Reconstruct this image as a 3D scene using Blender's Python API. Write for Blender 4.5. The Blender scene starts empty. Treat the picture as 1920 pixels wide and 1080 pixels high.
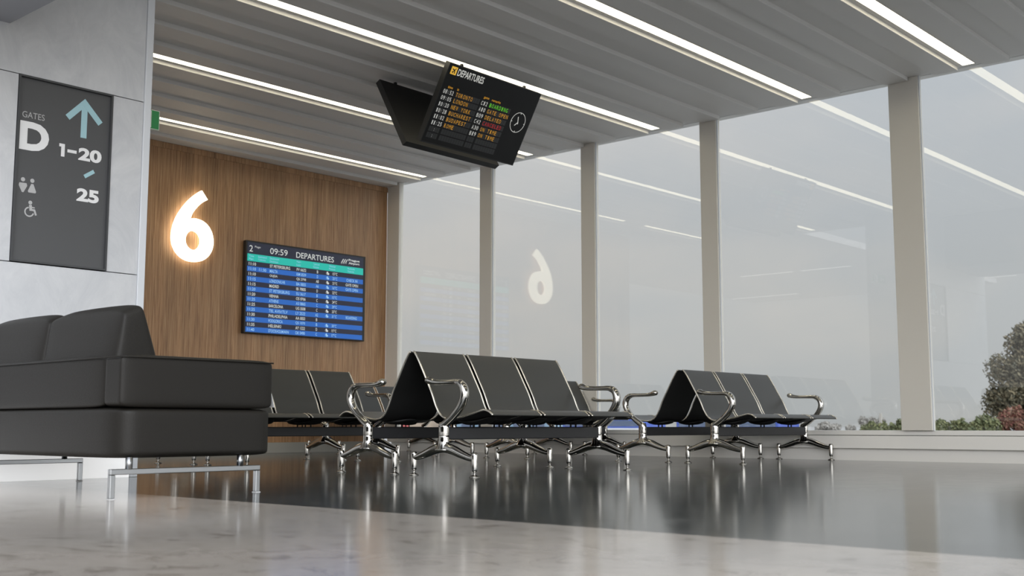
import bpy, bmesh, math, random
from mathutils import Vector, Matrix
random.seed(7)
COL = bpy.context.scene.collection
PI = math.pi

# ------------------------------------------------------------------ camera
sc = bpy.context.scene
cd = bpy.data.cameras.new('camera'); cam = bpy.data.objects.new('camera', cd); COL.objects.link(cam)
PITCH = math.radians(6.8486); HEAD = math.radians(48.1287)
cam.location = (0, 0, .3335)
cam.rotation_euler = (PI/2 + PITCH, 0, -HEAD)
cd.sensor_width = 36; cd.lens = 2154.9/1920*36
cd.clip_start = .05; cd.clip_end = 2000
cd.dof.use_dof = True; cd.dof.focus_distance = 8.2; cd.dof.aperture_fstop = 4.0
sc.camera = cam
sc.view_settings.view_transform = 'Standard'; sc.view_settings.look = 'None'
sc.view_settings.exposure = 0; sc.view_settings.gamma = 1; sc.view_settings.use_curve_mapping = False

# ------------------------------------------------------------------ materials
def lin(c): return tuple(((v/255)/12.92 if v/255 <= .04045 else ((v/255+.055)/1.055)**2.4) for v in c)
def mat(name, col, rough=.5, metal=0, emit=None, es=0, spec=.5, coat=0):
    m = bpy.data.materials.new(name); m.use_nodes = True
    b = m.node_tree.nodes['Principled BSDF']
    b.inputs['Base Color'].default_value = (*col, 1); b.inputs['Roughness'].default_value = rough
    b.inputs['Metallic'].default_value = metal; b.inputs['Specular IOR Level'].default_value = spec
    b.inputs['Coat Weight'].default_value = coat
    if emit: b.inputs['Emission Color'].default_value = (*emit, 1); b.inputs['Emission Strength'].default_value = es
    return m
def N(m, t, **k):
    n = m.node_tree.nodes.new(t)
    for a, v in k.items(): setattr(n, a, v)
    return n
def L(m, a, b): m.node_tree.links.new(a, b)
def coords(m, scale, rot=(0,0,0)):
    t = N(m, 'ShaderNodeTexCoord'); mp = N(m, 'ShaderNodeMapping')
    mp.inputs['Scale'].default_value = scale; mp.inputs['Rotation'].default_value = rot
    L(m, t.outputs['Object'], mp.inputs['Vector']); return mp.outputs['Vector']
def noise(m, vec, scale, detail=4, rough=.5, dist=0):
    n = N(m, 'ShaderNodeTexNoise'); n.inputs['Scale'].default_value = scale; n.inputs['Detail'].default_value = detail
    n.inputs['Roughness'].default_value = rough; n.inputs['Distortion'].default_value = dist
    L(m, vec, n.inputs['Vector']); return n.outputs['Fac']
def ramp(m, fac, stops):
    r = N(m, 'ShaderNodeValToRGB'); e = r.color_ramp.elements
    while len(e) < len(stops): e.new(.5)
    for i, (p, c) in enumerate(stops): e[i].position = p; e[i].color = (*c, 1) if len(c) == 3 else c
    L(m, fac, r.inputs['Fac']); return r.outputs['Color']
def bump(m, fac, strength, dist=.01):
    b = N(m, 'ShaderNodeBump'); b.inputs['Strength'].default_value = strength; b.inputs['Distance'].default_value = dist
    L(m, fac, b.inputs['Height']); L(m, b.outputs['Normal'], m.node_tree.nodes['Principled BSDF'].inputs['Normal'])
def bsdf(m): return m.node_tree.nodes['Principled BSDF']

M = {}
M['ceil'] = mat('ceiling_paint', (.78, .765, .745), .55)
M['mull'] = mat('window_frame_metal', (.74, .71, .65), .4)
M['sill'] = mat('sill_metal', (.88, .86, .82), .45)
M['chrome'] = mat('chrome', (.50, .485, .455), .10, 1)
M['steel'] = mat('brushed_steel', (.36, .37, .38), .28, 1)
M['edge'] = mat('polished_seat_edge', (.80, .76, .68), .2, 1)
M['seat'] = mat('seat_coating', (.040, .040, .037), .38)
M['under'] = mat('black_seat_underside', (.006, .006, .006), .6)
M['plinth'] = mat('grey_plinth', (.36, .35, .31), .4)
M['beam'] = mat('black_beam', (.016, .016, .018), .45)
M['black'] = mat('black_housing', (.010, .010, .010), .45)
M['screenblack'] = mat('board_face', (.011, .011, .011), .35, spec=.2)
M['trimlight'] = mat('pillar_edge_metal', (.62, .64, .67), .35)
M['seam'] = mat('pillar_core', (.03, .03, .03), .8)
M['signframe'] = mat('sign_frame', (.05, .052, .055), .45)
M['sign'] = mat('sign_panel', (.070, .071, .074), .35)
M['signwhite'] = mat('sign_white', (.75, .75, .75), .5)
M['signgrey'] = mat('sign_grey', (.42, .42, .42), .5)
M['signblue'] = mat('sign_blue', (.33, .53, .58), .5)
M['green'] = mat('exit_green', (.02, .16, .05), .4, emit=(.02, .20, .06), es=.25)
M['exitwhite'] = mat('exit_white', (.5, .55, .48), .4, emit=(.6, .65, .58), es=.1)
M['rubber'] = mat('pad', (.5, .5, .5), .5)
def em(name, c, s, base=None): return mat(name, base or tuple(v*.3 for v in c), .4, emit=c, es=s)
M['strip'] = em('warm_strip', (1, .91, .68), 4.6, (.8, .8, .75))
M['cool'] = em('hall_strip', (1, .97, .92), 1.6, (.8, .8, .78))
M['six'] = em('glowing_numeral', (1, .90, .68), 3.0, (.8, .8, .75))
M['t_head'] = em('screen_navy', lin((30, 34, 52)), .8)
M['t_dark'] = em('screen_row_dark', lin((28, 30, 50)), .8)
M['t_blue'] = em('screen_row_blue', lin((28, 92, 175)), .95)
M['t_teal'] = em('screen_teal', lin((28, 175, 160)), .95)
M['t_white'] = em('screen_text', lin((205, 208, 205)), .9)
M['t_pale'] = em('screen_text_pale', lin((150, 195, 230)), .9)
M['b_white'] = em('board_white', lin((195, 195, 190)), .85)
M['b_amber'] = em('board_amber', lin((190, 135, 30)), .9)
M['b_green'] = em('board_green', lin((95, 200, 30)), .9)
M['b_red'] = em('board_red', lin((165, 20, 28)), .9)
M['b_yellow'] = em('board_yellow', lin((215, 170, 60)), .9)
M['b_cell'] = mat('board_flap', (.024, .024, .025), .35)

# wood veneer
m = M['wood'] = mat('wood_veneer', (.3, .17, .08), .42)
v = coords(m, (1, 1, .022)); f1 = noise(m, v, 95, 5, .65, .3)
v2 = coords(m, (1, 1, .05)); f2 = noise(m, v2, 9, 3, .6)
c1 = ramp(m, f1, [(.30, (.23, .118, .056)), (.5, (.44, .255, .130)), (.72, (.60, .40, .22))])
c2 = ramp(m, f2, [(.3, (.72, .70, .68)), (.7, (1.05, 1.02, 1.0))])
mx = N(m, 'ShaderNodeMix', data_type='RGBA', blend_type='MULTIPLY'); mx.inputs[0].default_value = 1
L(m, c1, mx.inputs[6]); L(m, c2, mx.inputs[7]); L(m, mx.outputs[2], bsdf(m).inputs['Base Color'])
bump(m, f1, .15, .002)
# dark polished floor
m = M['floor'] = mat('polished_dark_stone', (.03, .033, .03), .12, spec=.9)
v = coords(m, (1, 1, 1)); f = noise(m, v, 1.3, 8, .62, 1.2)
L(m, ramp(m, f, [(.35, (.018, .022, .020)), (.62, (.040, .045, .042)), (.68, (.085, .088, .082)), (.74, (.035, .04, .037))]), bsdf(m).inputs['Base Color'])
f = noise(m, coords(m, (1, 1, 1)), 6, 6, .6)
mr = N(m, 'ShaderNodeMapRange'); mr.inputs[3].default_value = .10; mr.inputs[4].default_value = .15
L(m, f, mr.inputs[0]); L(m, mr.outputs[0], bsdf(m).inputs['Roughness'])
# pale marble
m = M['marble'] = mat('pale_marble', (.5, .47, .43), .13, spec=.7)
v = coords(m, (1.0, .7, 1), (0, 0, .6)); f = noise(m, v, 6.5, 9, .68, 1.9)
f2 = noise(m, coords(m, (1, 1, 1)), 1.1, 4, .5, .5)
c1 = ramp(m, f, [(.36, (.27, .24, .205)), (.43, (.43, .395, .35)), (.6, (.48, .445, .40)), (.72, (.39, .35, .30))])
c2 = ramp(m, f2, [(.3, (.86, .85, .86)), (.7, (1.03, 1.0, .98))])
mx = N(m, 'ShaderNodeMix', data_type='RGBA', blend_type='MULTIPLY'); mx.inputs[0].default_value = 1
L(m, c1, mx.inputs[6]); L(m, c2, mx.inputs[7]); L(m, mx.outputs[2], bsdf(m).inputs['Base Color'])
# pillar cladding: trowelled pale plaster
m = M['pillar'] = mat('pale_plaster_cladding', (.6, .61, .63), .38)
v = coords(m, (1.6, 1, .9), (0, .5, 0)); f = noise(m, v, 2.2, 9, .7, 2.2)
L(m, ramp(m, f, [(.3, (.47, .48, .50)), (.55, (.54, .548, .562)), (.75, (.60, .605, .615))]), bsdf(m).inputs['Base Color'])
bump(m, f, .25, .01)
M['soffit'] = mat('bulkhead_paint', (.33, .34, .37), .6)
# leather
m = M['leather'] = mat('dark_grey_leather', (.0125, .0110, .0090), .5, spec=.28)
vo = N(m, 'ShaderNodeTexVoronoi'); vo.inputs['Scale'].default_value = 260; L(m, coords(m, (1, 1, .7)), vo.inputs['Vector'])
bump(m, vo.outputs['Distance'], .35, .0015)
# glass
m = M['glass'] = bpy.data.materials.new('window_glass'); m.use_nodes = True
nt = m.node_tree; nt.nodes.clear()
out = N(m, 'ShaderNodeOutputMaterial'); mixs = N(m, 'ShaderNodeMixShader'); tr = N(m, 'ShaderNodeBsdfTransparent'); gl = N(m, 'ShaderNodeBsdfGlossy')
tr.inputs[0].default_value = (.97, .98, .975, 1); gl.inputs['Roughness'].default_value = .0; gl.inputs[0].default_value = (1, 1, 1, 1)
ge = N(m, 'ShaderNodeNewGeometry'); dt = N(m, 'ShaderNodeVectorMath', operation='DOT_PRODUCT')
L(m, ge.outputs['Incoming'], dt.inputs[0]); L(m, ge.outputs['Normal'], dt.inputs[1])
ab = N(m, 'ShaderNodeMath', operation='ABSOLUTE'); L(m, dt.outputs['Value'], ab.inputs[0])
om = N(m, 'ShaderNodeMath', operation='SUBTRACT'); om.inputs[0].default_value = 1; L(m, ab.outputs[0], om.inputs[1])
pw = N(m, 'ShaderNodeMath', operation='POWER'); pw.inputs[1].default_value = 5; L(m, om.outputs[0], pw.inputs[0])
mu = N(m, 'ShaderNodeMath', operation='MULTIPLY_ADD'); mu.inputs[1].default_value = .96; mu.inputs[2].default_value = .04; L(m, pw.outputs[0], mu.inputs[0])
L(m, mu.outputs[0], mixs.inputs[0]); L(m, tr.outputs[0], mixs.inputs[1]); L(m, gl.outputs[0], mixs.inputs[2]); L(m, mixs.outputs[0], out.inputs[0])
# outside
m = M['apron'] = mat('pale_concrete_apron', (.62, .61, .59), .9)
L(m, ramp(m, noise(m, coords(m, (1, 1, 1)), .05, 5), [(.3, (.34, .338, .33)), (.7, (.42, .416, .405))]), bsdf(m).inputs['Base Color'])
M['bark'] = mat('bark', (.10, .085, .07), .9)
def leafmat(name, a, b):
    m = mat(name, a, .8)
    oi = N(m, 'ShaderNodeNewGeometry')
    L(m, ramp(m, oi.outputs['Random Per Island'], [(0, a), (1, b)]), bsdf(m).inputs['Base Color']); return m
M['leaf'] = leafmat('autumn_olive_leaves', (.085, .085, .06), (.20, .165, .10))
M['leafg'] = leafmat('green_leaves', (.09, .115, .055), (.20, .20, .09))
M['leafr'] = leafmat('red_leaves', (.26, .09, .08), (.20, .14, .08))
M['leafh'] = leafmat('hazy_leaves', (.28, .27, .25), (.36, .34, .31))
M['busblue'] = mat('blue_bus_paint', (.07, .12, .42), .4)
M['busblue2'] = mat('deep_blue_paint', (.05, .09, .36), .4)
M['buspale'] = mat('pale_stripe', (.62, .62, .64), .5)
M['busglass'] = mat('dark_vehicle_glass', (.10, .13, .2), .2)
M['tyre'] = mat('tyre', (.02, .02, .02), .8)
M['facade'] = mat('grey_blue_facade', (.20, .30, .40), .7)
M['facade2'] = mat('tan_facade', (.40, .32, .25), .8)
M['red'] = mat('red_panel', (.5, .12, .12), .6)

# ------------------------------------------------------------------ helpers
def mesh_obj(name, bm, m, parent=None, smooth=False):
    bmesh.ops.recalc_face_normals(bm, faces=bm.faces[:]) if not getattr(bm, 'keep', False) else None
    me = bpy.data.meshes.new(name); bm.to_mesh(me); bm.free()
    for x in (m if isinstance(m, (list, tuple)) else [m]): me.materials.append(x)
    if smooth:
        for p in me.polygons: p.use_smooth = True
    o = bpy.data.objects.new(name, me); COL.objects.link(o)
    if parent: o.parent = parent
    return o
def box(bm, x0, x1, y0, y1, z0, z1, mi=0, bev=0, seg=2):
    vs = [bm.verts.new((x, y, z)) for x in (x0, x1) for y in (y0, y1) for z in (z0, z1)]
    fs = [bm.faces.new([vs[i] for i in q]) for q in ((0,1,3,2),(4,6,7,5),(0,4,5,1),(2,3,7,6),(0,2,6,4),(1,5,7,3))]
    for f in fs: f.material_index = mi
    if bev:
        es = list({e for f in fs for e in f.edges})
        r = bmesh.ops.bevel(bm, geom=es, offset=bev, segments=seg, profile=.5, affect='EDGES')
        for f in r['faces']: f.material_index = mi
def boxobj(name, dims, m, parent=None, bev=0, seg=2):
    bm = bmesh.new(); box(bm, *dims, bev=bev, seg=seg); return mesh_obj(name, bm, m, parent)
def sweep(bm, pts, radii, seg=12, ref=Vector((1, 0, 0)), flat=1.0, cap=True, mi=0):
    pts = [Vector(p) for p in pts]; n = len(pts); rings = []
    if not isinstance(radii, (list, tuple)): radii = [radii]*n
    for i, p in enumerate(pts):
        t = (pts[min(i+1, n-1)] - pts[max(i-1, 0)]).normalized()
        a = (ref - t*ref.dot(t)).normalized(); b = t.cross(a)
        rings.append([bm.verts.new(p + a*math.cos(2*PI*k/seg)*radii[i]*flat + b*math.sin(2*PI*k/seg)*radii[i]) for k in range(seg)])
    for i in range(n-1):
        for k in range(seg):
            f = bm.faces.new((rings[i][k], rings[i][(k+1) % seg], rings[i+1][(k+1) % seg], rings[i+1][k])); f.material_index = mi
    if cap:
        f = bm.faces.new(rings[0][::-1]); f.material_index = mi; f = bm.faces.new(rings[-1]); f.material_index = mi
def spline(pts, n=8):
    pts = [Vector(p) for p in pts]; out = []
    for i in range(len(pts)-1):
        p0 = pts[max(i-1, 0)]; p1 = pts[i]; p2 = pts[i+1]; p3 = pts[min(i+2, len(pts)-1)]
        for k in range(n):
            t = k/n
            out.append(.5*((2*p1)+(p2-p0)*t+(2*p0-5*p1+4*p2-p3)*t*t+(3*p1-p0-3*p2+p3)*t*t*t))
    out.append(pts[-1]); return out
def lathe(bm, prof, cx, cy, seg=20, mi=0):
    rings = [[bm.verts.new((cx+r*math.cos(2*PI*k/seg), cy+r*math.sin(2*PI*k/seg), z)) for k in range(seg)] for r, z in prof]
    for i in range(len(rings)-1):
        for k in range(seg): bm.faces.new((rings[i][k], rings[i][(k+1) % seg], rings[i+1][(k+1) % seg], rings[i+1][k])).material_index = mi
    bm.faces.new(rings[0][::-1]).material_index = mi; bm.faces.new(rings[-1]).material_index = mi
def struct(o): o['kind'] = 'structure'; return o
def tag(o, label, cat, group=None, kind=None):
    o['label'] = label; o['category'] = cat
    if group: o['group'] = group
    if kind: o['kind'] = kind
    return o
def empty(name, loc, rz=0):
    o = bpy.data.objects.new(name, None); COL.objects.link(o); o.location = loc; o.rotation_euler = (0, 0, rz); o.empty_display_size = .1; return o
def copy_tree(o, parent=None):
    c = o.copy(); COL.objects.link(c); c.parent = parent
    for ch in list(o.children): copy_tree(ch, c)
    return c

# flat graphics on a plane: U (right), V (down) in metres; written into a bmesh through matrix P
def poly(bm, P, pts, mi, lift=0.0, th=.0012):
    top = [bm.verts.new(P(u, v, lift+th)) for u, v in pts]; bot = [bm.verts.new(P(u, v, lift)) for u, v in pts]
    bm.faces.new(top).material_index = mi
    for i in range(len(pts)):
        j = (i+1) % len(pts); bm.faces.new((top[i], bot[i], bot[j], top[j])).material_index = mi
def rect(bm, P, u0, v0, u1, v1, mi, lift=0, th=.0012): poly(bm, P, [(u0, v0), (u0, v1), (u1, v1), (u1, v0)], mi, lift, th)
def disc(bm, P, u, v, r, mi, lift=0, n=20, ru=None): poly(bm, P, [(u+(ru or r)*math.cos(2*PI*k/n), v-r*math.sin(2*PI*k/n)) for k in range(n)], mi, lift)
def ringarc(bm, P, u, v, r, w, a0, a1, mi, lift=0, n=40):
    for k in range(n):
        a = a0+(a1-a0)*k/n; b = a0+(a1-a0)*(k+1)/n
        q = [(u+(r+s)*math.cos(t), v-(r+s)*math.sin(t)) for t, s in ((a, w/2), (a, -w/2), (b, -w/2), (b, w/2))]
        poly(bm, P, q, mi, lift)
def line(bm, P, u0, v0, u1, v1, w, mi, lift=0):
    d = Vector((u1-u0, v1-v0)); d.normalize(); n = Vector((-d.y, d.x))*w/2
    poly(bm, P, [(u0+n.x, v0+n.y), (u1+n.x, v1+n.y), (u1-n.x, v1-n.y), (u0-n.x, v0-n.y)], mi, lift)
_tc = {}
def glyphs(s, weight=0):
    k = (s, weight)
    if k not in _tc:
        c = bpy.data.curves.new('t', 'FONT'); c.body = s; c.size = 1; c.offset = weight; c.resolution_u = 4; c.fill_mode = 'FRONT'
        o = bpy.data.objects.new('t', c); COL.objects.link(o)
        bpy.context.view_layer.update()
        me = bpy.data.meshes.new_from_object(o.evaluated_get(bpy.context.evaluated_depsgraph_get()))
        vs = [(v.co.x, v.co.y) for v in me.vertices]; fs = [tuple(p.vertices) for p in me.polygons]
        bpy.data.objects.remove(o); bpy.data.curves.remove(c); bpy.data.meshes.remove(me)
        _tc[k] = (vs, fs)
    return _tc[k]
def text(bm, P, s, u, v, w, h, mi, weight=0, lift=0, slant=0, base=None):
    """text with its ink box at u..u+w, v..v+h (v down)"""
    vs, fs = glyphs(s, weight)
    if not vs: return
    x0 = min(a for a, b in vs); x1 = max(a for a, b in vs); y0 = min(b for a, b in vs); y1 = max(b for a, b in vs)
    sx = w/max(x1-x0, 1e-6); sy = h/max(y1-y0, 1e-6)
    nv = [bm.verts.new(P(u+(a-x0)*sx, v+h-(b-y0)*sy, lift+.0016)) for a, b in vs]
    for f in fs:
        try: bm.faces.new([nv[i] for i in f]).material_index = mi
        except ValueError: pass
def word(name, P, s_, u, v, w, h, m, parent, weight=0, lift=0):
    bm = bmesh.new(); text(bm, P, s_, u, v, w, h, 0, weight, lift); return mesh_obj(name, keep(bm), m, parent)
def keep(bm): bm.normal_update(); return bm

# ------------------------------------------------------------------ room shell
XG = 10.655       # glass
ZC = 3.649        # underside of the slats
YW = 11.86       # timber wall
XM = 3.058        # marble edge
struct(boxobj('floor', (XM, 10.9, -8, 16, -.12, 0), M['floor']))
struct(boxobj('floor', (-9, XM, -8, 16, -.12, 0), M['marble']))

# slatted ceiling
ceil = struct(boxobj('ceiling', (XM, 10.60, -6, YW+.2, ZC+.040, ZC+.16), M['ceil']))
k = 1.0095
starts = [(5.007 + i*.4655)*k for i in range(15)]
starts = [s for s in starts if s < 11.7]
near = [4.315*k, 3.837*k, 3.368*k]
s = near[-1]
while s > -5.6: s -= .474; near.append(s)
for s in starts + near:
    e = min(s+.232, YW-.002)
    bm = bmesh.new(); box(bm, XM+.2, 10.598, s, e, ZC, ZC+.041, bev=.002, seg=1)
    mesh_obj('slat', bm, M['ceil'], ceil)
# the odd slat whose end rises into the ceiling beside the third window post
bm = bmesh.new(); rings = []
for x, dz, y in ((XM+.2, 0, 0), (9.0, 0, 0), (9.55, .0, 0), (9.8, .008, -.01), (10.1, .02, -.05), (10.55, .0395, -.11)):
    y0 = 4.745+y; z0 = ZC-.002+dz
    rings.append([bm.verts.new(p) for p in ((x, y0-.075, ZC+.041), (x, y0, z0), (x, y0+.055, z0), (x, y0+.055, ZC+.041))])
for a, b in zip(rings, rings[1:]):
    for i in range(4): bm.faces.new((a[i], a[(i+1) % 4], b[(i+1) % 4], b[i]))
bm.faces.new(rings[0]); bm.faces.new(rings[-1])
mesh_obj('slat', bm, M['ceil'], ceil)
struct(boxobj('ceiling', (-6.5, XM, 9.5, 16, ZC+.040, ZC+.16), M['ceil']))
struct(boxobj('ceiling', (XM, 4.98, YW+.21, 16, ZC+.040, ZC+.16), M['ceil']))

# strip lights
def strip(y, x0, x1, label, mt='strip', w=.112, xoff=0, along='x', grp='strip lights in the slatted ceiling'):
    if along == 'x':
        t = empty('ceiling_light', ((x0+x1)/2, y, ZC+.0395)); h = (x1-x0)/2
        d1 = (-h, h, -w/2, w/2, -.006, 0); d0 = (-h-.004, h+.004, -w/2-.004, w/2+.004, -.005, .0035)
    else:
        t = empty('ceiling_light', (y, (x0+x1)/2, ZC+.0395)); h = (x1-x0)/2
        d1 = (-w/2, w/2, -h, h, -.006, 0); d0 = (-w/2-.004, w/2+.004, -h-.004, h+.004, -.005, .0035)
    tag(t, label, 'ceiling light', grp)
    boxobj('housing', d0, M['ceil'], t); boxobj('diffuser', d1, M[mt], t, bev=.003)
gx = 10.585
strip(3.732*k, 3.5, gx, 'warm strip light nearest the top right corner, rightmost of those seen directly')
strip(5.369*k, 3.5, gx, 'warm strip light second from the right, between the hanging board and the third window post')
strip(7.229*k, 3.5, gx, 'long warm strip light passing right behind the top of the hanging departures board')
strip(9.091*k, 3.3, gx, 'warm strip light ending behind the rear panel of the hanging departures board')
strip(10.953*k, 6.2, gx, 'warm strip light closest to the timber wall, starting beside the green exit sign')
strip(10.953*k, 3.75, 5.6, 'short warm strip light hidden behind the pale pillar')
strip(1.853*k, 3.5, gx, 'warm strip light outside the top right corner, seen only as a reflection in the glass')
for a, b, n in ((12.05, 13.35, 'farthest'), (10.7, 11.85, 'second farthest'), (7.1, 8.4, 'nearest')):
    strip(-1.32, a, b, f'faint white hall light, {n} of the inner row reflected in the windows', 'cool', .12, along='y', grp='hall strip lights seen as reflections')
for a, b, n in ((14.0, 15.9, 'farthest'), (8.6, 9.9, 'nearest')):
    strip(-5.2, a, b, f'faint white hall light, {n} of the outer row reflected in the windows', 'cool', .12, along='y', grp='hall strip lights seen as reflections')

# timber wall
bm = bmesh.new(); box(bm, 5.0, 10.618, YW, YW+.2, .13, ZC+.040)
wall = struct(mesh_obj('wall_back', bm, M['wood']))
boxobj('top_rail', (5.0, 10.618, YW-.012, YW, 3.575, ZC-.005), M['wood'], wall, bev=.002)
struct(boxobj('baseboard_back', (5.0, 10.60, YW-.03, YW+.2, 0, .129), M['plinth'], bev=.003))

# window wall: low wall, posts, panes
lw = struct(boxobj('wall_right', (10.72, 10.95, -6, YW-.031, 0, .118), M['sill']))
bm = bmesh.new(); box(bm, 10.668, 10.95, -6, YW-.002, .118, .241, bev=.003); mesh_obj('ledge', bm, M['sill'], lw)
bm = bmesh.new(); box(bm, 10.674, 10.94, -6, YW-.002, .241, .246); mesh_obj('shadow_gap', bm, M['seam'], lw)
struct(boxobj('trim_1', (10.668, 10.93, -6, YW-.002, .246, .2915), M['sill'], bev=.003))
posts = [(11.617, YW-.001), (9.875, 10.080), (8.206, 8.413), (6.532, 6.740), (4.273, 4.570), (2.1, 2.39), (-.07, .22), (-2.3, -2.0)]
zt = ZC+.040
for i, (a, b) in enumerate(posts):
    bm = bmesh.new(); box(bm, 10.62, 10.70, a, b, .2915, zt, bev=.004)
    t = struct(mesh_obj(f'trim_{i+2}', bm, M['mull']))
    if i: boxobj('glazing_bead', (10.635, 10.654, a-.009, a, .2915, zt), M['trimlight'], t)
edges = [(posts[i+1][1], posts[i][0]) for i in range(len(posts)-1)] + [(-5.9, posts[-1][0])]
for i, (a, b) in enumerate(edges):
    struct(boxobj(f'window_{i+1}', (XG, XG+.012, a+.001, b-.0005, .2918, zt), M['glass']))
struct(boxobj('trim_20', (10.601, 10.78, -6, YW, zt, zt+.3), M['ceil']))

# ------------------------------------------------------------------ pillar on the left with the gate sign
YP = 7.0
pl = struct(boxobj('wall_left', (1.4, 4.022, YP+.02, 7.9, 0, zt), M['seam']))
def panel(x0, x1, z0, z1): boxobj('panel', (x0, x1, YP, YP+.022, z0, z1), M['pillar'], pl, bev=.0015, seg=1)
panel(1.4, 4.027, 2.540, zt); panel(1.4, 4.027, 0, 1.341)
panel(1.4, 3.159, 1.346, 2.535); panel(3.804, 4.027, 1.346, 2.535)
boxobj('side_panel', (4.022, 4.040, YP+.022, 7.9, 0, zt), M['pillar'], pl)
struct(boxobj('trim_30', (4.028, 4.080, YP-.012, YP+.03, 0, zt), M['trimlight'], bev=.004))
M['toe'] = em('skirting_added_glow', (1, 1, 1), .42, (.8, .8, .8))  # guessed glow added to the skirting to brighten the pillar foot
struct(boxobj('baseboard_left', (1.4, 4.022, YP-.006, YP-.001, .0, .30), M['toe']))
struct(boxobj('ceiling', (1.6, 3.085, 5.7, YP-.001, 2.845, zt), M['soffit']))

gs = tag(empty('gate_sign', (3.4813, YP, 1.344)), 'tall dark grey sign reading GATES D 1-20 25 with pale blue arrow on the pillar', 'sign')
def Ploc(x0, y, z0):
    return lambda u, v, h: (x0+u, y-h, z0-v)
gs.scale = (.9879, 1, .9923)
X0, X1, Z0, Z1 = 3.234-3.558, 3.882-3.558, .004, 1.203
bm = bmesh.new(); fw = .012
box(bm, X0, X0+fw, -.008, .03, Z0, Z1); box(bm, X1-fw, X1, -.008, .03, Z0, Z1)
box(bm, X0+fw, X1-fw, -.008, .03, Z0, Z0+fw); box(bm, X0+fw, X1-fw, -.008, .03, Z1-fw, Z1)
mesh_obj('frame', bm, M['signframe'], gs)
boxobj('panel', (X0+fw, X1-fw, .0155, .0195, Z0+fw, Z1-fw), M['sign'], gs)
PS = lambda u, v, h: (u-3.558, .0155-h, v-1.352) if False else (u-3.558, .0155-h, -v-1.352+5.0)
# U = world X, V = 5 - world Z
def sv(z): return 5.0-z
bm = bmesh.new()
text(bm, PS, 'GATES', 3.273, sv(2.325), .147, .040, 0)
mesh_obj('gates_lettering', keep(bm), M['signgrey'], gs)
word('gate_letter', PS, 'D', 3.262, sv(2.262), .194, .186, M['signwhite'], gs, .045)
bm = bmesh.new(); poly(bm, PS, [(3.527, sv(2.160)), (3.527, sv(2.140)), (3.541, sv(2.140)), (3.541, sv(2.076)), (3.565, sv(2.076)), (3.565, sv(2.160))], 0)
mesh_obj('gate_range', keep(bm), M['signwhite'], gs)
bm = bmesh.new(); rect(bm, PS, 3.584, sv(2.130), 3.647, sv(2.110), 0); mesh_obj('dash', keep(bm), M['signwhite'], gs)
word('gate_range', PS, '20', 3.660, sv(2.158), .164, .086, M['signwhite'], gs, .045)
word('gate_digits', PS, '25', 3.660, sv(1.887), .157, .088, M['signwhite'], gs, .045)
bm = bmesh.new()
line(bm, PS, 3.690, sv(2.225), 3.690, sv(2.462), .042, 0)
line(bm, PS, 3.704, sv(2.476), 3.574, sv(2.342), .040, 0, .0003); line(bm, PS, 3.676, sv(2.476), 3.806, sv(2.342), .040, 0, .0006)
mesh_obj('arrow', keep(bm), M['signblue'], gs)
bm = bmesh.new(); line(bm, PS, 3.709, sv(1.968), 3.775, sv(2.013), .025, 0)
mesh_obj('slash', keep(bm), M['signblue'], gs)
bm = bmesh.new()
disc(bm, PS, 3.299, sv(1.884), .0135, 0); poly(bm, PS, [(3.277, sv(1.862)), (3.273, sv(1.845)), (3.296, sv(1.802)), (3.306, sv(1.802)), (3.328, sv(1.845)), (3.324, sv(1.862))], 0)
mesh_obj('man_pictogram', keep(bm), M['signgrey'], gs)
bm = bmesh.new()
disc(bm, PS, 3.360, sv(1.884), .0135, 0); poly(bm, PS, [(3.354, sv(1.863)), (3.334, sv(1.815)), (3.338, sv(1.806)), (3.384, sv(1.806)), (3.388, sv(1.815)), (3.368, sv(1.863))], 0)
mesh_obj('woman_pictogram', keep(bm), M['signgrey'], gs)
bm = bmesh.new()
disc(bm, PS, 3.354, sv(1.742), .0125, 0); ringarc(bm, PS, 3.350, sv(1.682), .028, .0085, math.radians(100), math.radians(345), 0)
line(bm, PS, 3.355, sv(1.727), 3.360, sv(1.690), .018, 0, .0003); line(bm, PS, 3.355, sv(1.696), 3.386, sv(1.696), .013, 0, .0006)
line(bm, PS, 3.381, sv(1.700), 3.394, sv(1.664), .012, 0, .0009); line(bm, PS, 3.358, sv(1.713), 3.384, sv(1.711), .008, 0, .0012)
mesh_obj('wheelchair_pictogram', keep(bm), M['signgrey'], gs)

# exit sign
ex = tag(empty('exit_sign', (4.275, 7.6, 2.536)), 'green emergency exit sign projecting from behind the pale pillar, level with the ceiling strips', 'sign')
boxobj('case', (-.235, .235, 0, .03, 0, .150), M['exitwhite'], ex, bev=.004)
PE = lambda u, v, h: (u, -h, .150-v)
bm = bmesh.new(); rect(bm, PE, -.228, .006, .228, .144, 0)
mesh_obj('green_panel', keep(bm), M['green'], ex)
bm = bmesh.new()
rect(bm, PE, .045, .012, .165, .138, 0, .0012)
mesh_obj('door_symbol', keep(bm), M['exitwhite'], ex)
bm = bmesh.new()
line(bm, PE, -.19, .075, -.06, .075, .02, 0, .0012); line(bm, PE, -.09, .045, -.055, .077, .016, 0, .0015); line(bm, PE, -.09, .105, -.055, .073, .016, 0, .0018)
mesh_obj('arrow', keep(bm), M['exitwhite'], ex)
bm = bmesh.new()
disc(bm, PE, .135, .032, .011, 0, .0026); line(bm, PE, .128, .045, .115, .085, .018, 0, .0028); line(bm, PE, .115, .085, .150, .100, .010, 0, .0030); line(bm, PE, .150, .100, .152, .128, .010, 0, .0032)
line(bm, PE, .113, .085, .085, .112, .010, 0, .0034); line(bm, PE, .126, .052, .158, .070, .008, 0, .0036); line(bm, PE, .126, .052, .095, .062, .008, 0, .0038)
mesh_obj('running_man', keep(bm), M['green'], ex)
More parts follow.
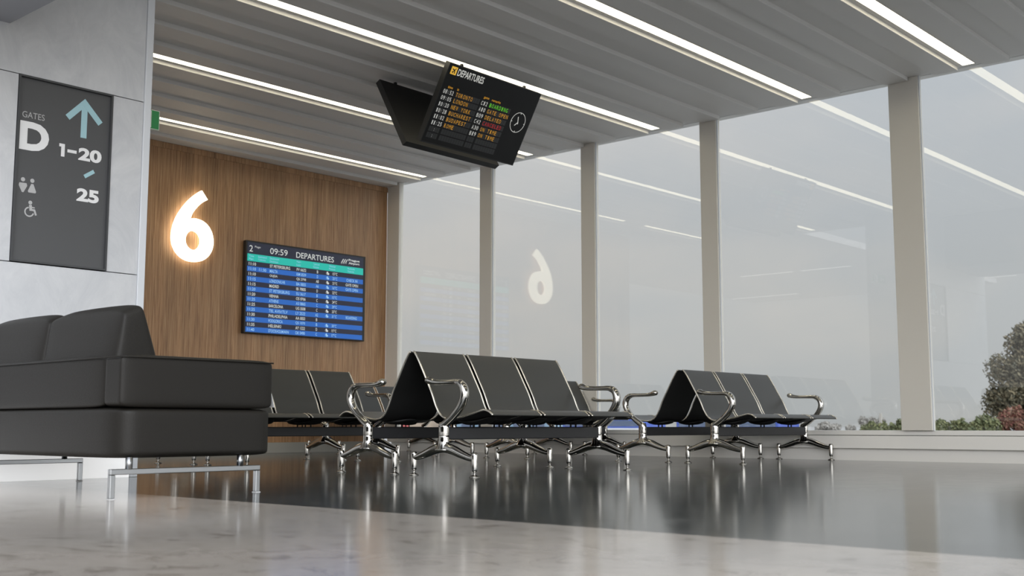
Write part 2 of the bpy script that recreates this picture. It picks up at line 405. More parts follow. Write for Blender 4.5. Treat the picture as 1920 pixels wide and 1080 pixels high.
boxobj('bracket', (-.283, -.235, .008, .022, .05, .10), M['steel'], ex)

# ------------------------------------------------------------------ glowing 6
six = tag(empty('gate_number', (7.4835, YW-.08, 2.2665)), 'large glowing white number 6 mounted on the timber wall', 'illuminated number')
outer = [(7.514,3.067),(7.592,2.975),(7.520,2.930),(7.450,2.862),(7.395,2.785),(7.366,2.712),
 (7.410,2.724),(7.470,2.724),(7.540,2.708),(7.605,2.670),(7.652,2.615),(7.680,2.550),(7.690,2.478),(7.683,2.410),(7.655,2.345),(7.605,2.285),(7.535,2.243),(7.450,2.226),(7.375,2.227),
 (7.300,2.247),(7.235,2.288),(7.185,2.345),(7.153,2.420),(7.145,2.500),(7.155,2.585),(7.180,2.670),(7.222,2.757),(7.280,2.845),(7.350,2.930),(7.430,3.005)]
six.scale = (1.0114, 1, 1.0188)
outer = [(x-7.418, z-2.226) for x, z in outer]
hole = [(.003+.108*math.cos(a)+.0*math.sin(a), .244+.117*math.sin(a)) for a in [2*PI*i/28 for i in range(28)]]
def splinepoly(cu, pts, smooth):
    sp_ = cu.splines.new('BEZIER'); sp_.bezier_points.add(len(pts)-1); sp_.use_cyclic_u = True
    for b, (x, z) in zip(sp_.bezier_points, pts): b.co = (x, z, 0); b.handle_left_type = b.handle_right_type = 'AUTO'
    for i in smooth: sp_.bezier_points[i].handle_left_type = sp_.bezier_points[i].handle_right_type = 'VECTOR'
cu = bpy.data.curves.new('n', 'CURVE'); cu.dimensions = '2D'; cu.fill_mode = 'BOTH'; cu.extrude = .018; cu.bevel_depth = .004; cu.resolution_u = 4
splinepoly(cu, outer, (0, 1, 5)); splinepoly(cu, hole, ())
ob = bpy.data.objects.new('n', cu); COL.objects.link(ob); bpy.context.view_layer.update()
me = bpy.data.meshes.new_from_object(ob.evaluated_get(bpy.context.evaluated_depsgraph_get())); bpy.data.objects.remove(ob); bpy.data.curves.remove(cu)
me.transform(Matrix.Rotation(PI/2, 4, 'X')); me.name = 'numeral'
me.materials.clear(); me.materials.append(M['six'])
o = bpy.data.objects.new('numeral', me); COL.objects.link(o); o.parent = six; o.location = (0, .01, 0)
for x, z in ((-.2, .25), (.2, .25), (.02, .72)):
    bm = bmesh.new(); sweep(bm, [(x, .02, z), (x, .08, z)], .008, 8, Vector((0, 0, 1))); mesh_obj('standoff', bm, M['steel'], six)

# ------------------------------------------------------------------ wall-mounted departures screen
tv = tag(empty('departures_screen', (9.198, YW, 1.4634)), 'blue and teal departures screen headed 09:59 DEPARTURES, mounted on the timber wall', 'screen')
tv.scale = (1.0054, 1, 1.0159)
boxobj('housing', (-.955, .965, -.080, -.013, .001, 1.132), M['black'], tv, bev=.006)
PT = lambda u, v, h: (u-9.12, -.080-h, (2.557-v)-1.44)
bm = bmesh.new()
U0, U1 = 8.185, 10.042
rect(bm, PT, U0, .006, U1, .148, 0); rect(bm, PT, U0, .148, U1, .238, 1)
rh = (1.100-.238)/14
for i in range(14): rect(bm, PT, U0, .238+i*rh, U1, .238+(i+1)*rh, 3 if i % 2 else 2)
mesh_obj('display', keep(bm), [M['t_head'], M['t_teal'], M['t_dark'], M['t_blue']], tv)
rows = [('11:10','','ST PETERSBURG','FV 6622','B','15°C',''),('11:10','11:30','MALTA','KM 0539','D','25°C','CHECK IN'),('11:10','','OUJDA','QS 2798','A8','21°C','GATE OPEN'),
('11:15','','LONDON/LHR','BA 0855','A6','16°C','GATE OPEN'),('11:15','','MADRID','IB 7805','D','22°C',''),('11:20','','ST PETERSBURG','SU 3617','B','15°C',''),
('11:20','','VIENNA','OS 0706','C','24°C',''),('11:25','','ATHENS','A3 0865','C','29°C',''),('11:25','','BARCELONA','UG 5508','C','25°C',''),('11:25','','TEL AVIV/TLV','LY 2522','A2','31°C','BOARDING'),
('11:30','','PHILADELPHIA','AA 0053','B','',''),('11:30','','PODGORICA','QS 1070','B','30°C',''),('11:35','','HELSINKI','AY 1222','D','15°C',''),('11:40','','STOCKHOLM/ARN','OK 0490','C','17°C','')]
for nm, s_, u_, v_, w_, h_, wt in (('page_digit','2',8.210,.044,.052,.076,0),('page_word','Page',8.292,.044,.083,.030,0),('clock_time','09:59',8.520,.044,.268,.074,0),
  ('heading','DEPARTURES',8.924,.050,.612,.072,.004),('logo_word','Prague',9.786,.046,.190,.036,.03),('logo_word','Airport',9.786,.086,.190,.036,.03)):
    word(nm, PT, s_, u_, v_, w_, h_, M['t_white'], tv, wt)
hb = bmesh.new()
for i in range(3):
    disc(hb, PT, 9.668+.036*i, .112-.004*i, .014, 0, ru=.016); line(hb, PT, 9.668+.034*i, .106-.004*i, 9.70+.034*i, .056, .012, 0, .0003)
mesh_obj('logo_emblem', keep(hb), M['t_white'], tv)
for a, b, x, w in (('Time','Plan',8.21,.07),('Estimated','Ocekavany',8.345,.125),('Destination','Destinace',8.52,.14),('Flight','Let',8.935,.07),('Terminal','Gate',9.20,.10),('Weather','Pocasi',9.46,.11),('Remarks','Poznamka',9.775,.12)):
    word('column_title', PT, a, x, .162, w, .024, M['t_pale'], tv); word('column_title', PT, b, x, .198, w*.9, .024, M['t_pale'], tv)
for i, r in enumerate(rows):
    v = .238+i*rh+.013; h = .037; mi = i % 2
    mt = M['t_pale'] if mi else M['t_white']
    def tx(nm, s_, u, w_):
        if s_: word(nm, PT, s_, u, v, w_, h, mt, tv, .012)
    tx('time_entry', r[0], 8.208, .106); tx('time_entry', r[1], 8.362, .106); tx('destination_entry', r[2], 8.521, .0240*len(r[2])); tx('flight_entry', r[3], 8.936, .150)
    tx('gate_entry', r[4], 9.272-.012*len(r[4]), .022*len(r[4])); tx('temperature_entry', r[5], 9.520, .080)
    tx('remark_entry', r[6], 9.85-.0118*len(r[6]), .0236*len(r[6]))
    if r[5]:
        wb = bmesh.new()
        disc(wb, PT, 9.428, v+.022, .016, 0, ru=.02, n=12); disc(wb, PT, 9.446, v+.027, .013, 0, .0003, 12, ru=.018); disc(wb, PT, 9.434, v+.010, .012, 0, .0006, 12, ru=.013)
        mesh_obj('weather_icon', keep(wb), mt, tv)

# ------------------------------------------------------------------ hanging V-shaped departures board
TL = Vector((7.130, 7.167, 3.605)); BOT = Vector((7.130, 7.543, 2.934)); WB = 1.312; DB = .060
hbd = tag(empty('hanging_departures_board', (7.130+WB/2, 7.66, 3.605), math.radians(1.44)), 'black V-shaped departures board hanging from the slatted ceiling, amber text and clock', 'display board')
base = Vector(hbd.location)
dvec = (BOT-TL); HB = dvec.length; dvec.normalize(); nrm = Vector((0, -dvec.z*-1, 0)); nrm = Vector((0, dvec.z, -dvec.y)).normalized()  # outward normal, -Y and down
if nrm.y > 0: nrm = -nrm
def PBf(sign):
    def P(u, v, h):
        p = TL + Vector((u, 0, 0)) + dvec*v + nrm*h
        q = p - base
        return (q.x if sign > 0 else (WB/2 - u), q.y*sign, q.z)
    return P
def slab(bm, P, u0, v0, u1, v1, h0, h1, mi=0):
    c = [bm.verts.new(P(u, v, h)) for h in (h0, h1) for u, v in ((u0, v0), (u1, v0), (u1, v1), (u0, v1))]
    for q in ((0,1,2,3), (4,5,6,7), (0,1,5,4), (1,2,6,5), (2,3,7,6), (3,0,4,7)): bm.faces.new([c[i] for i in q]).material_index = mi
for sgn in (1, -1):
    P = PBf(sgn)
    bm = bmesh.new(); slab(bm, P, 0, 0, WB, HB, -DB, 0)
    pn = mesh_obj('panel', bm, M['black'], hbd)
    bm = bmesh.new(); slab(bm, P, .012, .010, WB-.012, HB-.012, 0, .0015); mesh_obj('display_face', bm, M['screenblack'], pn)
    bm = bmesh.new(); Z_ = .0015
    pr = .0610
    drows = [('08:52','TORONTO','C12','BOARDING',2),('09:05','LONDON','A10','GATE OPEN',1),('10:20','NEW YORK','B09','DELAYED',1),('10:28','BUCHAREST','C42','CANCELED',3),('11:02','BUDAPEST','A30','ON TIME',1),('11:25','ROME','B19','ON TIME',1),(':','','','',0),(':','','','',0)]
    def cell(u, v, w, h): rect(bm, P, u, v, u+w, v+h, 4, Z_, .0006)
    for i in range(8):
        v = .243+i*pr
        for j in range(5): cell(.038+j*.028, v-.006, .0255, .050)
        for j in range(10): cell(.203+j*.0335, v-.006, .031, .050)
        for j in range(3): cell(.554+j*.032, v-.006, .029, .050)
        for j in range(9): cell(.672+j*.0345, v-.006, .032, .050)
    FM = [M['b_white'], M['b_amber'], M['b_green'], M['b_red']]
    mesh_obj('flap_cells', keep(bm), [M['b_cell']]*5, pn)
    def flap(nm, s, u, v, pitch, mi):
        if not s.strip(): return
        bm = bmesh.new()
        for j, ch in enumerate(s):
            if ch == ' ': continue
            w = pitch*.70; x = u+j*pitch+pitch*.14
            hh = .038; vv = v
            if ch == ':': w = .005; x += .007; hh = .022; vv = v+.010
            if ch in '1I': w *= .55; x += pitch*.14
            text(bm, P, ch, x, vv, w, hh, 0, 0, Z_+.0006)
        mesh_obj(nm, keep(bm), FM[mi], pn)
    for i, (t, d, g, r, c) in enumerate(drows):
        v = .243+i*pr
        flap('time_entry', t if len(t) > 1 else '  :', .038, v, .028, 0); flap('destination_entry', d, .203, v, .0335, 1); flap('gate_entry', g, .554, v, .032, 0); flap('remark_entry', r, .672, v, .0345, c)
    bm = bmesh.new()
    text(bm, P, 'DEPARTURES', .131, .030, .355, .066, 0, .018, Z_)
    mesh_obj('heading', keep(bm), M['b_white'], pn)
    for t_, u_, v_, w_, h_ in (('time', .078, .203, .064, .024), ('to', .200, .203, .024, .022), ('gate', .566, .196, .075, .026), ('remarks', .682, .196, .126, .024)):
        word('column_title', P, t_, u_, v_, w_, h_, M['b_amber'], pn, .01, Z_)
    bm = bmesh.new()
    rect(bm, P, .040, .024, .115, .098, 0, Z_); 
    line(bm, P, .060, .082, .098, .038, .008, 1, Z_+.0013); line(bm, P, .083, .056, .054, .048, .010, 1, Z_+.0016); line(bm, P, .083, .056, .090, .086, .010, 1, Z_+.0019)
    line(bm, P, .066, .075, .055, .072, .006, 1, Z_+.0022); line(bm, P, .066, .075, .068, .088, .006, 1, Z_+.0025)
    mesh_obj('plane_icon', keep(bm), [M['b_yellow'], M['screenblack']], pn)
    bm = bmesh.new(); cu_, cv_ = 1.140, .341
    ringarc(bm, P, cu_, cv_, .101, .005, 0, 2*PI, 0, Z_)
    for a in range(4): line(bm, P, cu_+.101*math.cos(a*PI/2), cv_+.101*math.sin(a*PI/2), cu_+.086*math.cos(a*PI/2), cv_+.086*math.sin(a*PI/2), .007, 0, Z_+.0003)
    line(bm, P, cu_+.006, cv_+.016, cu_-.022, cv_-.056, .008, 0, Z_+.0003); line(bm, P, cu_+.004, cv_-.004, cu_-.034, cv_+.036, .008, 0, Z_+.0006)
    mesh_obj('clock', keep(bm), M['b_white'], pn)
for yy in (-.44, .44):
    for xx in (-.45, .45):
        boxobj('ceiling_bracket', (xx-.012, xx+.012, yy-.012, yy+.012, -.05, .0435), M['black'], hbd)

# ------------------------------------------------------------------ airport benches
PROF = [(.368,.854),(.352,.840),(.312,.783),(.243,.666),(.186,.567),(.146,.48),(.105,.420),(.055,.390),(0,.383),(-.055,.388),(-.175,.412),(-.285,.438),(-.325,.440),(-.360,.428),(-.388,.408)]
PROF3 = spline([(0, y, z) for y, z in PROF], 5)
def shell(bm, x0, x1, th=.011):
    n = len(PROF3); nrm_ = []
    for i in range(n):
        t = (PROF3[min(i+1, n-1)]-PROF3[max(i-1, 0)]).normalized(); nrm_.append(Vector((0, t.z, -t.y)) if True else None)
    top, bot = [], []
    xs = [x0, x0+.004, x1-.004, x1]
    for i, p in enumerate(PROF3):
        nn = nrm_[i]
        if nn.z < 0 and abs(nn.z) > .3: nn = -nn
        if nn.y > 0 and abs(nn.z) <= .3: nn = -nn
        top.append([bm.verts.new((x, p.y, p.z)) for x in xs]); bot.append([bm.verts.new((x, p.y-nn.y*th, p.z-nn.z*th)) for x in xs])
    for i in range(n-1):
        for j in range(3):
            f = bm.faces.new((top[i][j], top[i][j+1], top[i+1][j+1], top[i+1][j])); f.material_index = 0
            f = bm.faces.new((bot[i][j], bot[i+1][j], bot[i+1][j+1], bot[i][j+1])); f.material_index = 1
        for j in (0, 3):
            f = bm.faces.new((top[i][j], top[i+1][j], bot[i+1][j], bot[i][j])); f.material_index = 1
    for i in (0, n-1):
        for j in range(3): f = bm.faces.new((top[i][j], top[i][j+1], bot[i][j+1], bot[i][j])); f.material_index = 0
def make_bench():
    root = empty('airport_bench', (0, 0, 0))
    SX = [(-.775, -.285), (-.245, .245), (.285, .775)]
    for a, b in SX:
        bm = bmesh.new(); shell(bm, a, b); st = mesh_obj('seat', bm, [M['seat'], M['under']], root, smooth=True)
        for x in (a, b):
            bm = bmesh.new(); pts = [(x, p.y, p.z-.003) for p in PROF3]; sweep(bm, pts, .0075, 8)
            mesh_obj('edge_trim', bm, M['edge'], st, smooth=True)
        c = (a+b)/2
        bm = bmesh.new()
        prof = spline([(c, .12, .380), (c, .07, .368), (c, -.01, .362), (c, -.08, .367), (c, -.16, .392)], 5)
        sweep(bm, prof, [.006+.013*math.sin(PI*i/(len(prof)-1)) for i in range(len(prof))], 12, flat=6.5)
        for dx in (-.03, .03): sweep(bm, [(c+dx, -.01, .315), (c+dx, -.01, .365)], .007, 8, Vector((0, 1, 0)))
        mesh_obj('seat_bracket', bm, M['under'], root, smooth=True)
    boxobj('beam', (-.835, .835, -.030, .030, .243, .325), M['beam'], root, bev=.006)
    for x in (-.838, .838):
        bm = bmesh.new()
        arch = spline([(x, .284, .120), (x, .235, .128), (x, .165, .149), (x, .085, .176), (x, 0, .190), (x, -.085, .176), (x, -.165, .149), (x, -.235, .128), (x, -.284, .120)], 5)
        n = len(arch)
        sweep(bm, arch, [.0185+.0155*math.sin(PI*i/(n-1))**1.5 for i in range(n)], 14, flat=1.05)
        stem = spline([(x, 0, .172), (x, 0, .192), (x, 0, .212), (x, 0, .235), (x, 0, .267), (x, 0, .2685), (x, 0, .270), (x, 0, .2715), (x, 0, .300), (x, 0, .335), (x, 0, .348)], 2)
        rr = []
        for p in stem:
            r = .033 if p.z > .235 else .033+.026*((.235-p.z)/.063)**1.6
            if .2675 < p.z < .2718: r = .0312
            if p.z > .34: r = .030
            rr.append(r*1.2)
        sweep(bm, stem, rr, 20, Vector((1, 0, 0)), flat=.82)
        lf = mesh_obj('leg_frame', bm, M['chrome'], root, smooth=True)
        for s_ in (-.286, .286):
            bm = bmesh.new()
            lathe(bm, [(.0165, .136), (.0185, .139)][:0] + [(.006, .010), (.033, .004), (.034, .0), (.034, .0)][:0] + [(.001, .0), (.034, .0005), (.034, .005), (.026, .010), (.012, .016), (.0075, .019), (.0075, .036), (.016, .038), (.019, .050), (.0215, .075), (.0220, .143), (.020, .155), (.014, .160), (.001, .161)], x, s_, 20)
            mesh_obj('foot', bm, M['chrome'], lf, smooth=True)
        bm = bmesh.new()
        pts = spline([(x, .012, .335), (x, -.02, .352), (x, -.085, .395), (x, -.150, .452), (x, -.188, .512), (x, -.192, .565), (x, -.165, .607), (x, -.115, .624), (x, -.04, .625), (x, .06, .627), (x, .115, .634), (x, .145, .643)], 6)
        n = len(pts); rr = []
        for i, p in enumerate(pts):
            t = i/(n-1)
            if t < .2: r = .026-.006*t/.2
            elif t < .62: r = .020+.004*math.sin((t-.2)/.42*PI)
            elif t < .9: r = .0175-.003*math.sin((t-.62)/.28*PI)
            else: r = .0175+.004*math.sin((t-.9)/.1*PI/2)
            rr.append(r*1.18)
        sweep(bm, pts, rr, 16, flat=1.15)
        mat_ = Matrix.Translation((x, .150, .643)) @ Matrix.Diagonal((1.15, 1, .95, 1))
        bmesh.ops.create_uvsphere(bm, u_segments=16, v_segments=10, radius=.0262, matrix=mat_)
        mesh_obj('armrest', bm, M['chrome'], root, smooth=True)
    return root
proto = make_bench()
grp = 'three-seat airport benches'
BEN = [
 (6.310, 5.518, 0, 'black three-seat airport bench at centre facing the camera, nearest the camera'),
 (6.310, 6.286, PI, 'three-seat bench back to back behind the central front bench, turned towards the timber wall'),
 (9.790, 5.585, 0, 'three-seat airport bench at right facing the camera, nearest the low window ledge'),
 (9.790, 6.370, PI, 'rear three-seat bench of the back-to-back pair at right by the window ledge'),
 (6.509, 8.300, 0, 'three-seat airport bench partly hidden behind the leather sofa arm, facing the camera'),
 (6.509, 9.083, PI, 'three-seat bench behind the left bench, only its chrome legs visible beneath it'),
 (9.790, 8.100, 0, 'three-seat airport bench seen just above the right end of the central bench, by the windows'),
 (9.790, 8.880, PI, 'rear three-seat bench by the windows, mostly hidden behind the central pair of benches'),
 (9.790, 11.090, 0, 'bluish three-seat airport bench farthest away, against the timber wall corner by the windows'),
]
for i, (x, y, rz, lab) in enumerate(BEN):
    o = proto if i == 0 else copy_tree(proto)
    o.location = (x, y, 0); o.rotation_euler = (0, 0, rz); tag(o, lab, 'bench', grp)

# ------------------------------------------------------------------ leather sofa
sx0, sx1, sy0, sy1 = 2.760, 3.637, 4.893, 6.760
sf = tag(empty('leather_sofa', (3.20, 5.825, 0)), 'low dark grey leather sofa on chrome sled legs in front of the pale pillar', 'sofa')
def soft(name, dims, parent, bev=.03, seg=5, puff=0, taper=None):
    x0, x1, y0, y1, z0, z1 = dims
    ox, oy = 3.20, 5.825
    bm = bmesh.new(); box(bm, x0-ox, x1-ox, y0-oy, y1-oy, z0, z1)
    bmesh.ops.subdivide_edges(bm, edges=bm.edges[:], cuts=7, use_grid_fill=True)
    cx, cy, cz = (x0+x1)/2-ox, (y0+y1)/2-oy, (z0+z1)/2; hx, hy, hz = (x1-x0)/2, (y1-y0)/2, (z1-z0)/2
    for v in bm.verts:
        a, b, c = (v.co.x-cx)/hx, (v.co.y-cy)/hy, (v.co.z-cz)/hz
        # rounded box: pull towards inner box by bev
        inner = Vector((max(-hx+bev, min(hx-bev, v.co.x-cx)), max(-hy+bev, min(hy-bev, v.co.y-cy)), max(-hz+bev, min(hz-bev, v.co.z-cz))))
        d = Vector((v.co.x-cx, v.co.y-cy, v.co.z-cz))-inner
        if d.length > 1e-6: d = d.normalized()*bev
        p = inner+d
        if puff:
            m1 = 1 if abs(a) > .99 else 0; m2 = 1 if abs(b) > .99 else 0; m3 = 1 if abs(c) > .99 else 0
            q = puff*max(0, 1-a*a if not m1 else 1)**.6*max(0, 1-b*b if not m2 else 1)**.6*max(0, 1-c*c if not m3 else 1)**.6
            if m1 and not m2 and not m3: p.x += math.copysign(q, a)
            if m2 and not m1 and not m3: p.y += math.copysign(q*.5, b)
            if m3 and not m1 and not m2: p.z += math.copysign(q, c)
        v.co = Vector((cx, cy, cz))+p
        if taper:
            t = (v.co.z-z0)/(z1-z0); taper(v, t)
    o = mesh_obj(name, bm, M['leather'], parent, smooth=True)
    md = o.modifiers.new('s', 'SUBSURF'); md.levels = 1; md.render_levels = 2
    return o
soft('seat_base', (sx0+.0, sx1, sy0, sy1, .180, .4255), sf, .017)
def lean(v, t): pass
soft('arm', (sx0, sx1-.022, sy0, sy0+.17, .419, .668), sf, .016)
soft('arm', (sx0, sx1-.022, sy1-.17, sy1, .419, .668), sf, .016)
soft('back', (sx0, sx0+.16, sy0+.165, sy1-.165, .419, .668), sf, .016)
bm = bmesh.new()
sweep(bm, [(sx1-.03-3.20, sy0-.003-5.825, .655), (sx0+.03-3.20, sy0-.003-5.825, .655), (sx0+.006-3.20, sy0+.006-5.825, .655), (sx0-.003-3.20, sy0+.03-5.825, .655), (sx0-.003-3.20, sy1-.03-5.825, .655)], .0035, 8, Vector((0, 0, 1)))
mesh_obj('piping', bm, M['leather'], sf, smooth=True)
for a, b in ((sy0+.175, 5.823), (5.829, sy1-.175)):
    soft('seat_cushion', (sx0+.17, sx1-.02, a, b, .42, .56), sf, .035, puff=.012)
    def tp(v, t):
        # back leans: thick at the base, thin at the top
        xb = sx0+.030-3.20; w0 = .30; w1 = .105
        u = (v.co.x-xb)/.26
        v.co.x = xb+.055*t + u*(w0+(w1-w0)*t) + .012
        v.co.z += .045*u*t
    soft('back_cushion', (sx0+.03, sx0+.29, a+.004, b-.004, .54, .885), sf, .018, puff=.012, taper=tp)
# sled legs
for y in (4.914, sy1-.034):
    bm = bmesh.new(); x0, x1, w = 2.726-3.20, 3.550-3.20, .026; yy = y-5.825
    box(bm, x0, x1, yy-w/2, yy+w/2, .111, .137, bev=.003); box(bm, x0, x0+w, yy-w/2, yy+w/2, .004, .1105, bev=.003); box(bm, x1-w, x1, yy-w/2, yy+w/2, .004, .1105, bev=.003)
    lg = mesh_obj('sled_leg', bm, M['steel'], sf)
    for xp in (2.824, 3.435):
        bm = bmesh.new(); sweep(bm, [(xp-3.20, yy, .134), (xp-3.20, yy, .19)], .0165, 16, Vector((0, 1, 0))); mesh_obj('leg_post', bm, M['steel'], lg, smooth=True)
    for xp in (x0, x1-w):
        boxobj('glide_pad', (xp-.002, xp+w+.002, yy-w/2-.002, yy+w/2+.002, 0, .004), M['rubber'], lg)
bm = bmesh.new(); a = (3.618-3.20); b = (3.638-3.20)
vs = [bm.verts.new(p) for p in ((a, 4.918-5.825, .500), (a, 4.958-5.825, .500), (b, 4.958-5.825, .430), (b, 4.918-5.825, .430), (a+.002, 4.918-5.825, .500), (a+.002, 4.958-5.825, .500), (b+.002, 4.958-5.825, .430), (b+.002, 4.918-5.825, .430))]
for q in ((0,1,2,3),(4,5,6,7),(0,1,5,4),(1,2,6,5),(2,3,7,6),(3,0,4,7)): bm.faces.new([vs[i] for i in q])
mesh_obj('fabric_tag', bm, M['signwhite'], sf)

# ------------------------------------------------------------------ outside
GZ = -.55
struct(boxobj('ground', (-900, 900, -900, 900, GZ-.1, GZ), M['apron']))
def foliage(bm, blobs, n, size):
    for _ in range(n):
        c, r = random.choice(blobs)
        d = Vector((random.gauss(0, 1), random.gauss(0, 1), random.gauss(0, 1))).normalized()*random.random()**.35
        p = Vector(c)+Vector((d.x*r[0], d.y*r[1], d.z*r[2]))
        a = Vector((random.gauss(0, 1), random.gauss(0, 1), random.gauss(0, 1))).normalized(); b = a.orthogonal().normalized(); c2 = a.cross(b)
        s = size*random.uniform(.6, 1.3)
        vs = [bm.verts.new(p+b*s*x+c2*s*y*.6) for x, y in ((-1, 0), (-.3, .8), (1, 0), (.2, -.8))]
        bm.faces.new(vs)
def plant(name, x, y, blobs, n, size, m, label, cat, trunk=None, grp=None):
    t = tag(empty(name, (x, y, GZ)), label, cat, grp)
    bm = bmesh.new(); foliage(bm, blobs, n, size); mesh_obj('foliage', bm, m, t)
    bm = bmesh.new()
    for path, r in (trunk or [([(0, 0, 0), (0, 0, .5)], .05)]): sweep(bm, path, [r*(1-.6*i/(len(path)-1)) for i in range(len(path))], 8, Vector((0, 1, 0)))
    mesh_obj('stem', bm, M['bark'], t, smooth=True)
# big autumn tree at right edge
blobs = []
for _ in range(72):
    a = random.uniform(0, 2*PI); zz = random.uniform(.9, 6.1); rr = 2.35*math.sin(min(1, (zz+.6)/6.6)*PI)**.5*random.uniform(.45, 1)
    if zz > 4.3: rr *= .72
    blobs.append(((rr*math.cos(a), rr*math.sin(a), zz), (random.uniform(.5, .9),)*3))
plant('autumn_tree', 61.8, 19.16, blobs, 26000, .115, M['leaf'], 'tall olive-brown autumn tree outside at the right edge of the windows', 'tree', [([(0, 0, 0), (.1, 0, 1.6), (0, .1, 3.4), (.1, 0, 5.2)], .22), ([(0, 0, 1.4), (.5, .6, 2.6), (.8, 1.1, 3.6)], .1), ([(0, 0, 1.6), (-.3, -.6, 2.8), (-.5, -1.1, 3.8)], .1)])
sh = [(56, 22.70, 1.0, 1, 'leafg', 'round green'), (57.9, 22.04, .85, 1, 'leafg', 'dull green'), (56, 19.94, 1.0, 1, 'leafg', 'olive green'), (57.9, 19.19, 1.35, 1, 'leafr', 'red'), (56, 17.18, 1.3, 1, 'leafr', 'rusty red'), (57.9, 16.340, 1.55, 1, 'leafg', 'yellow green'), (57.9, 24.90, .85, 1, 'leafg', 'dark green'), (56, 25.46, .72, 1, 'leafg', 'small green')]
pos = ['just right of the nearest window post', 'second right of the nearest window post', 'left of the red bushes', 'in front of the autumn tree', 'right of the other red bush under the tree', 'at the right edge of the view', 'just left of the nearest window post', 'farther left of the nearest window post']
for (x, y, h, w, mm, cname), pp in zip(sh, pos):
    w = .66; bl = [((random.uniform(-.5, .5), (j/13-.5)*1.18, random.uniform(.35, .8)*(h+.35)), (.4, .19, h*.45)) for j in range(14)]
    plant('shrub', x, y, bl, 3200, .085, M[mm], f'{cname} autumn bush outside, {pp}', 'bush', grp='hedge bushes beyond the windows')
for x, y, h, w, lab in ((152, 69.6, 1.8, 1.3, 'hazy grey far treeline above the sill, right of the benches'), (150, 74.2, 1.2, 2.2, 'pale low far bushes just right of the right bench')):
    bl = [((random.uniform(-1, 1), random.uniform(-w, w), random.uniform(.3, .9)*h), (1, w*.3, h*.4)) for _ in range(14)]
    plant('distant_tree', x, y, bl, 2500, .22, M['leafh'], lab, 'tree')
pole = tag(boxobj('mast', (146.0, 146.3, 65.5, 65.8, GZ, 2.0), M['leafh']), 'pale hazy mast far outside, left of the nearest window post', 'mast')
def bus(x, y, ln, h, mb, label):
    t = tag(empty('airport_bus', (x, y, GZ)), label, 'bus')
    bm = bmesh.new(); box(bm, -1.2, 1.2, -ln/2, ln/2, .25, h, bev=.12, seg=3); mesh_obj('body', bm, mb, t)
    bm = bmesh.new(); box(bm, -1.22, -1.2, -ln/2+.25, ln/2-.25, h*.58, h*.82); mesh_obj('side_window', bm, M['busglass'], t)
    bm = bmesh.new(); box(bm, -1.225, -1.2, -ln/2+.15, ln/2-.15, h*.36, h*.5); mesh_obj('stripe', bm, M['buspale'], t)
    for s_ in (-ln*.32, ln*.32):
        bm = bmesh.new(); sweep(bm, [(-1.24, s_, .25), (-1.0, s_, .25)], .25, 18, Vector((0, 0, 1))); mesh_obj('wheel', bm, M['tyre'], t)
bus(60, 35.9, 7.0, 1.45, M['busblue2'], 'deep blue vehicle outside, seen under the seats of the right bench')
bus(60, 45.0, 6.6, 1.50, M['busblue'], 'blue vehicle outside, seen in the gap between the central and right benches')
t = tag(empty('terminal_building', (70, 63, GZ)), 'low grey-blue building outside, seen through the gaps under the central bench seats', 'building')
boxobj('wall', (-2, 2, -6, 6, 0, 1.5), M['facade'], t); boxobj('roof', (-2.2, 2.2, -6.2, 6.2, 1.5, 1.65), M['buspale'], t)
for i in range(6):
    boxobj('window', (-2.03, -2.0, -5.4+i*1.9, -4.1+i*1.9, .55, 1.1), M['busglass'], t)
t = tag(empty('service_shed', (70, 73, GZ)), 'small tan shed with a red panel outside, seen under the central bench', 'building')
boxobj('wall', (-1.5, 1.5, -2.5, 2.5, 0, 1.45), M['facade2'], t); boxobj('door', (-1.53, -1.5, .3, 1.5, 0, 1.1), M['red'], t)

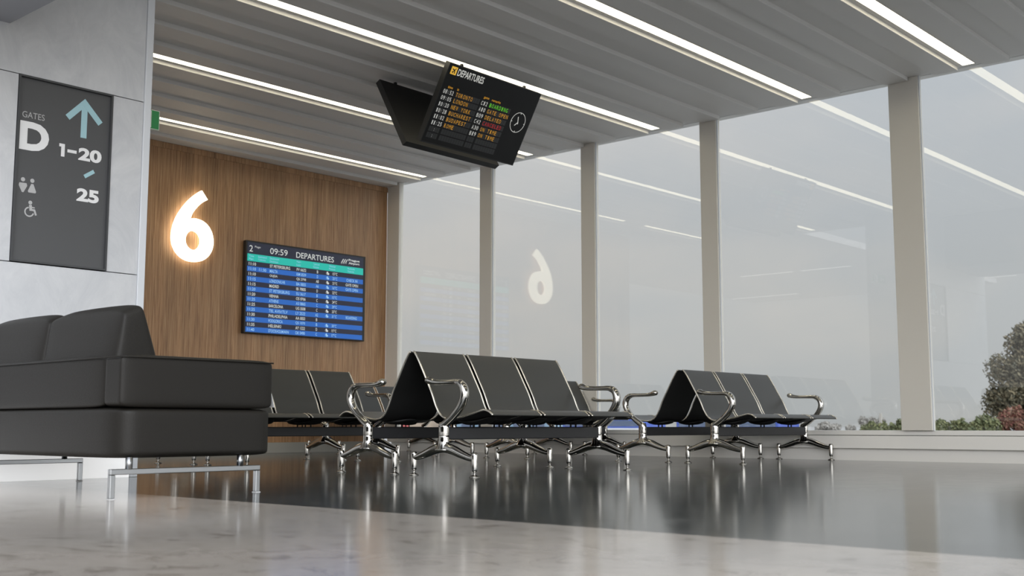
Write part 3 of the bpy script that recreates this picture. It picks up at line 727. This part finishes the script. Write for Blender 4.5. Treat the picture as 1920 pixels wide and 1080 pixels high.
# ------------------------------------------------------------------ world: overcast sky
w = bpy.data.worlds.new('world'); sc.world = w; w.use_nodes = True
nt = w.node_tree; bg = nt.nodes['Background']
class W: node_tree = nt
def wn(t, **k_):
    n = nt.nodes.new(t)
    for a, v in k_.items(): setattr(n, a, v)
    return n
tc = wn('ShaderNodeTexCoord'); sep = wn('ShaderNodeSeparateXYZ'); nt.links.new(tc.outputs['Generated'], sep.inputs[0])
r = wn('ShaderNodeValToRGB'); e = r.color_ramp.elements
e[0].position = .0; e[0].color = (.430, .430, .420, 1)
e[1].position = .55; e[1].color = (.55, .58, .62, 1)
x = e.new(.12); x.color = (.475, .478, .475, 1)
x = e.new(.25); x.color = (.52, .53, .545, 1)
nt.links.new(sep.outputs['Z'], r.inputs['Fac'])
mp = wn('ShaderNodeMapping'); mp.inputs['Scale'].default_value = (1, 1, 2.2); nt.links.new(tc.outputs['Generated'], mp.inputs[0])
nz = wn('ShaderNodeTexNoise'); nz.inputs['Scale'].default_value = 5.0; nz.inputs['Detail'].default_value = 5; nz.inputs['Roughness'].default_value = .45; nt.links.new(mp.outputs[0], nz.inputs['Vector'])
r2 = wn('ShaderNodeValToRGB'); e = r2.color_ramp.elements
e[0].position = .35; e[0].color = (1.05, 1.08, 1.12, 1); e[1].position = .68; e[1].color = (1.24, 1.20, 1.17, 1)
nt.links.new(nz.outputs['Fac'], r2.inputs['Fac'])
mm = wn('ShaderNodeMix', data_type='RGBA', blend_type='MULTIPLY'); mm.inputs[0].default_value = 1
nt.links.new(r.outputs['Color'], mm.inputs[6]); nt.links.new(r2.outputs['Color'], mm.inputs[7])
sd = wn('ShaderNodeVectorMath', operation='DOT_PRODUCT'); nt.links.new(tc.outputs['Generated'], sd.inputs[0]); sd.inputs[1].default_value = Vector((-.46, -.86, .20)).normalized()
mxx = wn('ShaderNodeMath', operation='MAXIMUM'); mxx.inputs[1].default_value = 0; nt.links.new(sd.outputs['Value'], mxx.inputs[0])
pww = wn('ShaderNodeMath', operation='POWER'); pww.inputs[1].default_value = 2.5; nt.links.new(mxx.outputs[0], pww.inputs[0])
ma = wn('ShaderNodeMath', operation='MULTIPLY_ADD'); ma.inputs[1].default_value = 7.6; ma.inputs[2].default_value = 1.0; nt.links.new(pww.outputs[0], ma.inputs[0])
nt.links.new(ma.outputs[0], bg.inputs['Strength'])
nt.links.new(mm.outputs[2], bg.inputs['Color'])
